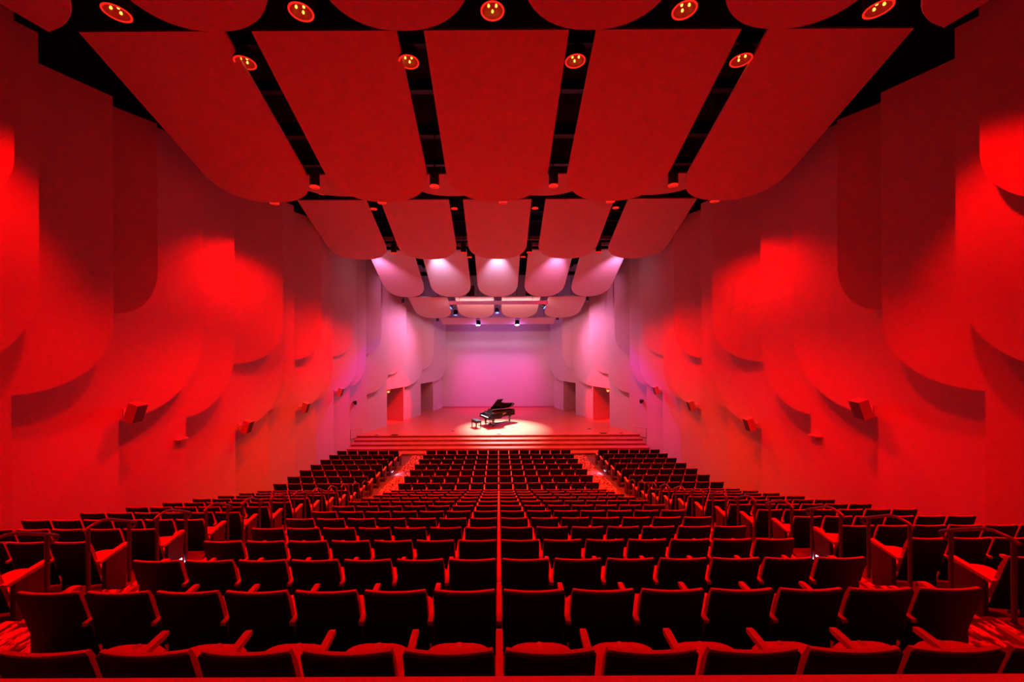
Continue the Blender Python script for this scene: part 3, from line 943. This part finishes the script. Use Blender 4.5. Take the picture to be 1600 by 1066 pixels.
# ------------------------------------------------------------------ seats
def seat_parts():
    def yc(v): return 0.15 * (1 - v)
    def hw(v):
        w_ = 0.2565 - 0.002 * v
        return w_ - (0.012 if v > 0.985 else 0.0)
    Z0, ZH = 0.34, 0.54
    def pad_f(u, v):
        x = 2 * u - 1
        return (x * hw(v), yc(v) + 0.053 + 0.028 * x * x - (0.010 if v > 0.985 else 0.0), Z0 + ZH * v - (0.006 if v > 0.985 else 0.0))
    def pad_r(u, v):
        x = 2 * u - 1
        return (x * hw(v), yc(v) + 0.012 + 0.028 * x * x, Z0 + ZH * v)
    P = {}
    P['seat_back'] = MB().grid2(pad_f, pad_r, 8, 5)
    def sh_f(u, v):
        x = 2 * u - 1; vv = -0.22 + v * 1.185
        return (x * (hw(vv) - 0.002), yc(vv) + 0.011 + 0.028 * x * x, Z0 + ZH * vv)
    def sh_r(u, v):
        x = 2 * u - 1; vv = -0.22 + v * 1.185
        return (x * (hw(vv) - 0.006), yc(vv) - 0.006 + 0.028 * x * x, Z0 + ZH * vv)
    P['back_shell'] = MB().grid2(sh_f, sh_r, 8, 4)
    # cushion
    prof = []
    n = 12
    for i in range(n + 1):
        t = math.pi * i / n
        prof.append((0.235 * math.copysign(abs(math.cos(t)) ** 0.6, math.cos(t)), 0.52 + 0.12 * math.sin(t) ** 0.8))
    prof += [(-0.225, 0.24), (0.225, 0.24)]
    def ring(q, z):
        return [Vector((p[0] * q, 0.42 + (p[1] - 0.42) * q, z + 0.10 * (p[1] - 0.24))) for p in prof]
    P['seat_cushion'] = MB().rings([ring(0.93, 0.325), ring(1.0, 0.345), ring(1.0, 0.40), ring(0.95, 0.42), ring(0.7, 0.428)])
    P['number_plate'] = MB().lathe([(0.0, 0.012), (0.026, 0.012), (0.028, 0.0)], 10, (0, 0.60, 0.456))
    def arm(x):
        b = MB()
        def sec(y, z, w_, h_): return [Vector((x - w_, y, z)), Vector((x + w_, y, z)), Vector((x + w_, y, z + h_)), Vector((x - w_, y, z + h_))]
        b.rings([sec(0.06, 0.585, 0.022, 0.03), sec(0.20, 0.59, 0.0225, 0.034), sec(0.40, 0.605, 0.0225, 0.036), sec(0.49, 0.612, 0.0225, 0.034), sec(0.515, 0.616, 0.020, 0.026)])
        return b
    def std(x):
        b = MB()
        b.box(x - 0.018, x + 0.018, 0.16, 0.40, 0.36, 0.59)
        b.box(x - 0.018, x + 0.018, 0.22, 0.34, 0.03, 0.36)
        b.box(x - 0.0225, x + 0.0225, 0.14, 0.44, 0.0, 0.03)
        return b
    def endp(x):
        b = MB()
        o = [(0.14, 0.02), (0.46, 0.02), (0.50, 0.60), (0.26, 0.585)]
        b.prism([(0.20, 0.0), (0.47, 0.0), (0.52, 0.585), (0.20, 0.545)], (x - 0.03, 0, 0), (0, 1, 0), (0, 0, 1), (1, 0, 0), 0.06)
        return b
    def endc(x):
        b = MB()
        b.prism([(0.12, 0.54), (0.53, 0.59), (0.54, 0.62), (0.50, 0.628), (0.12, 0.575)], (x - 0.037, 0, 0), (0, 1, 0), (0, 0, 1), (1, 0, 0), 0.074)
        return b
    P['arm'] = arm; P['std'] = std; P['endp'] = endp; P['endc'] = endc
    return P
SPT = seat_parts()
SM = {'seat_back': SPT['seat_back'].mesh('seat_back', 'fabric', True), 'back_shell': SPT['back_shell'].mesh('back_shell', 'shell_black', True),
      'seat_cushion': SPT['seat_cushion'].mesh('seat_cushion', 'fabric', True), 'number_plate': SPT['number_plate'].mesh('number_plate', 'plate'),
      'arm_r': SPT['arm'](S / 2).mesh('armrest', 'arm_wood'), 'arm_l': SPT['arm'](-S / 2).mesh('armrest', 'arm_wood'),
      'std_r': SPT['std'](S / 2).mesh('standard', 'black_metal'), 'std_l': SPT['std'](-S / 2).mesh('standard', 'black_metal'),
      'endp_r': SPT['endp'](S / 2 + 0.02).mesh('end_panel', 'end_wood'), 'endp_l': SPT['endp'](-S / 2 - 0.02).mesh('end_panel', 'end_wood'),
      'endc_r': SPT['endc'](S / 2 + 0.02).mesh('armrest', 'arm_wood'), 'endc_l': SPT['endc'](-S / 2 - 0.02).mesh('armrest', 'arm_wood')}
for s, nm in ((1, 'r'), (-1, 'l')):
    x = s * (S / 2 + 0.055)
    SM['glow_' + nm] = MB().prism([(0.24, 0.16), (0.46, 0.16), (0.45, 0.20), (0.25, 0.20)], (x - 0.008, 0, 0), (0, 1, 0), (0, 0, 1), (1, 0, 0), 0.016).mesh('aisle_lamp', 'aisle_lens')
    SM['hood_' + nm] = MB().prism([(0.22, 0.20), (0.48, 0.20), (0.48, 0.225), (0.22, 0.225)], (x - 0.02, 0, 0), (0, 1, 0), (0, 0, 1), (1, 0, 0), 0.04).mesh('lamp_hood', 'end_wood')

LIT_ROWS = (4, 10, 17)
seats = []
for k in range(NROW):
    for j in range(14):
        x = (j - 6.5) * S
        seats.append((k, 'c', j, x))
    if k >= 2:
        for sg in (-1, 1):
            for j in range(6):
                seats.append((k, 'l' if sg < 0 else 'r', j, sg * (5.38 + S / 2 + j * S)))
vis = []
for (k, bl, j, x) in seats:
    d = row_d(k)
    xi = VX + F * (x - math.copysign(0.30, x)) / d
    if bl != 'c': xi = VX + F * (x - math.copysign(0.45, x)) / (d + 0.4)
    if -5 < xi < 1605: vis.append((k, bl, j, x))
vis.sort(key=lambda s_: (row_d(s_[0]) ** 2 + s_[3] ** 2 * 0.2))
near, far = vis[:300], vis[300:]
def extras(k, bl, j):
    """Which arm and end pieces a seat carries."""
    e = []
    if bl == 'c':
        if j == 13: e += ['endp_r', 'endc_r']
        else: e += ['arm_r', 'std_r']
        if j == 0: e += ['endp_l', 'endc_l']
    elif bl == 'r':
        e += ['arm_r', 'std_r']
        if j == 0:
            e += ['endp_l', 'endc_l']
            if k in LIT_ROWS: e += ['glow_l', 'hood_l']
    else:
        e += ['arm_l', 'std_l']
        if j == 0:
            e += ['endp_r', 'endc_r']
            if k in LIT_ROWS: e += ['glow_r', 'hood_r']
    return e
NM = {'arm': 'armrest', 'std': 'standard', 'endp': 'end_panel', 'endc': 'armrest', 'glow': 'aisle_lamp', 'hood': 'lamp_hood'}
for (k, bl, j, x) in near:
    root = empty('auditorium_seat', (x, row_d(k), row_z(k)))
    for p in ('seat_back', 'back_shell', 'seat_cushion'):
        link(p, SM[p], root)
    if k < 5: link('number_plate', SM['number_plate'], root)
    for e in extras(k, bl, j):
        link(NM[e.split('_')[0]], SM[e], root)
    r = ORD[k + 1]
    if bl == 'c':
        if j < 7: lab = 'dark folding seat, centre block, %s row from rear ledge, %s from bench-side aisle' % (r, ORD[j + 1])
        else: lab = 'dark folding seat, centre block, %s row from rear ledge, %s from piano-tail-side aisle' % (r, ORD[14 - j])
    else:
        lab = 'dark folding seat, %s side block, %s row from rear ledge, %s from handrails' % ('bench' if bl == 'l' else 'piano-tail', r, ORD[j + 1])
    tag(root, lab, 'seat', {'c': 'folding seats of the centre block', 'l': 'folding seats of the bench side block', 'r': 'folding seats of the piano-tail side block'}[bl])
# the rows farthest from the ledge, too many to count one by one
fs_ = MB()
def put(b, mi, off):
    o = len(fs_.v)
    fs_.v += [(v[0] + off[0], v[1] + off[1], v[2] + off[2]) for v in b.v]
    fs_.f += [tuple(i + o for i in f) for f in b.f]
    fs_.m += [mi] * len(b.f)
FM = {'seat_back': 0, 'back_shell': 1, 'seat_cushion': 0, 'arm': 2, 'std': 3, 'endp': 4, 'endc': 2}
for (k, bl, j, x) in far:
    off = (x, row_d(k), row_z(k))
    for p in ('seat_back', 'back_shell', 'seat_cushion'):
        put(SPT[p], FM[p], off)
    for e in extras(k, bl, j):
        a, s = e.split('_')
        sx = S / 2 if s == 'r' else -S / 2
        if a in ('arm', 'std'): put(SPT[a](sx), FM[a], off)
        elif a in ('endp', 'endc'): put(SPT[a](sx + (0.02 if s == 'r' else -0.02)), FM[a], off)
fo = fs_.build('far_seat_rows', ['fabric', 'shell_black', 'arm_wood', 'black_metal', 'end_wood'])
fo['kind'] = 'stuff'
tag(fo, 'dense far rows of dark folding seats just before the stage steps', 'seats')
# aisle lamps of the far rows
for k in LIT_ROWS:
    for sg in (-1, 1):
        has = any(s_[0] == k and s_[1] == ('l' if sg < 0 else 'r') and s_[2] == 0 for s_ in near)
        xx = sg * 5.27
        if not has:
            root = empty('aisle_lamp', (xx, row_d(k) + 0.35, row_z(k) + 0.16))
            MB().box(-0.012, 0.012, -0.11, 0.11, 0, 0.04).build('lens', 'aisle_lens', root)
            MB().box(-0.03, 0.03, -0.13, 0.13, 0.04, 0.06).build('hood', 'end_wood', root)
            tag(root, 'bluish aisle lamp on the %s row from rear ledge, %s aisle' % (ORD[k + 1], 'bench-side' if sg < 0 else 'piano-tail-side'), 'lamp', 'aisle lamps')
        lamp('aisle_light', 'SPOT', (xx - sg * 0.06, row_d(k) + 0.35, row_z(k) + 0.17), (xx - sg * 0.40, row_d(k) + 0.35, row_z(k)), 14, (0.5, 0.6, 1.0), None, 0.05, 120, 0.8)

# ------------------------------------------------------------------ handrails
def rail_mesh():
    return (MB().path([(0, -0.05, 0.83), (0, 0.02, 0.86), (0, 0.16, 0.87), (0, 0.26, 0.845), (0, 0.52, 0.70), (0, 0.60, 0.655), (0, 0.645, 0.62), (0, 0.63, 0.58), (0, 0.575, 0.575)], 0.019, 8).mesh('top_rail', 'rail_metal', True),
            MB().tube((0, 0.0, 0), (0, 0.0, 0.85), 0.022, 10).mesh('post', 'rail_metal', True),
            MB().tube((0, 0.54, -0.154), (0, 0.54, 0.69), 0.022, 10).mesh('post', 'rail_metal', True),
            MB().lathe([(0.055, 0), (0.055, 0.012), (0.03, 0.02)], 12).mesh('base_flange', 'rail_metal', True))
RM = rail_mesh()
for k in range(2, 14):
    for sg in (-1, 1):
        root = empty('handrail', (sg * 5.19, row_d(k) - 0.06 - 0.10, row_z(k - 1)))
        link('top_rail', RM[0], root); link('post', RM[1], root); link('post', RM[2], root)
        o = link('base_flange', RM[3], root)
        tag(root, 'short metal handrail on two posts, %s aisle, at %s row from rear ledge' % ('bench-side' if sg < 0 else 'piano-tail-side', ORD[k + 1]), 'handrail', 'aisle handrails')
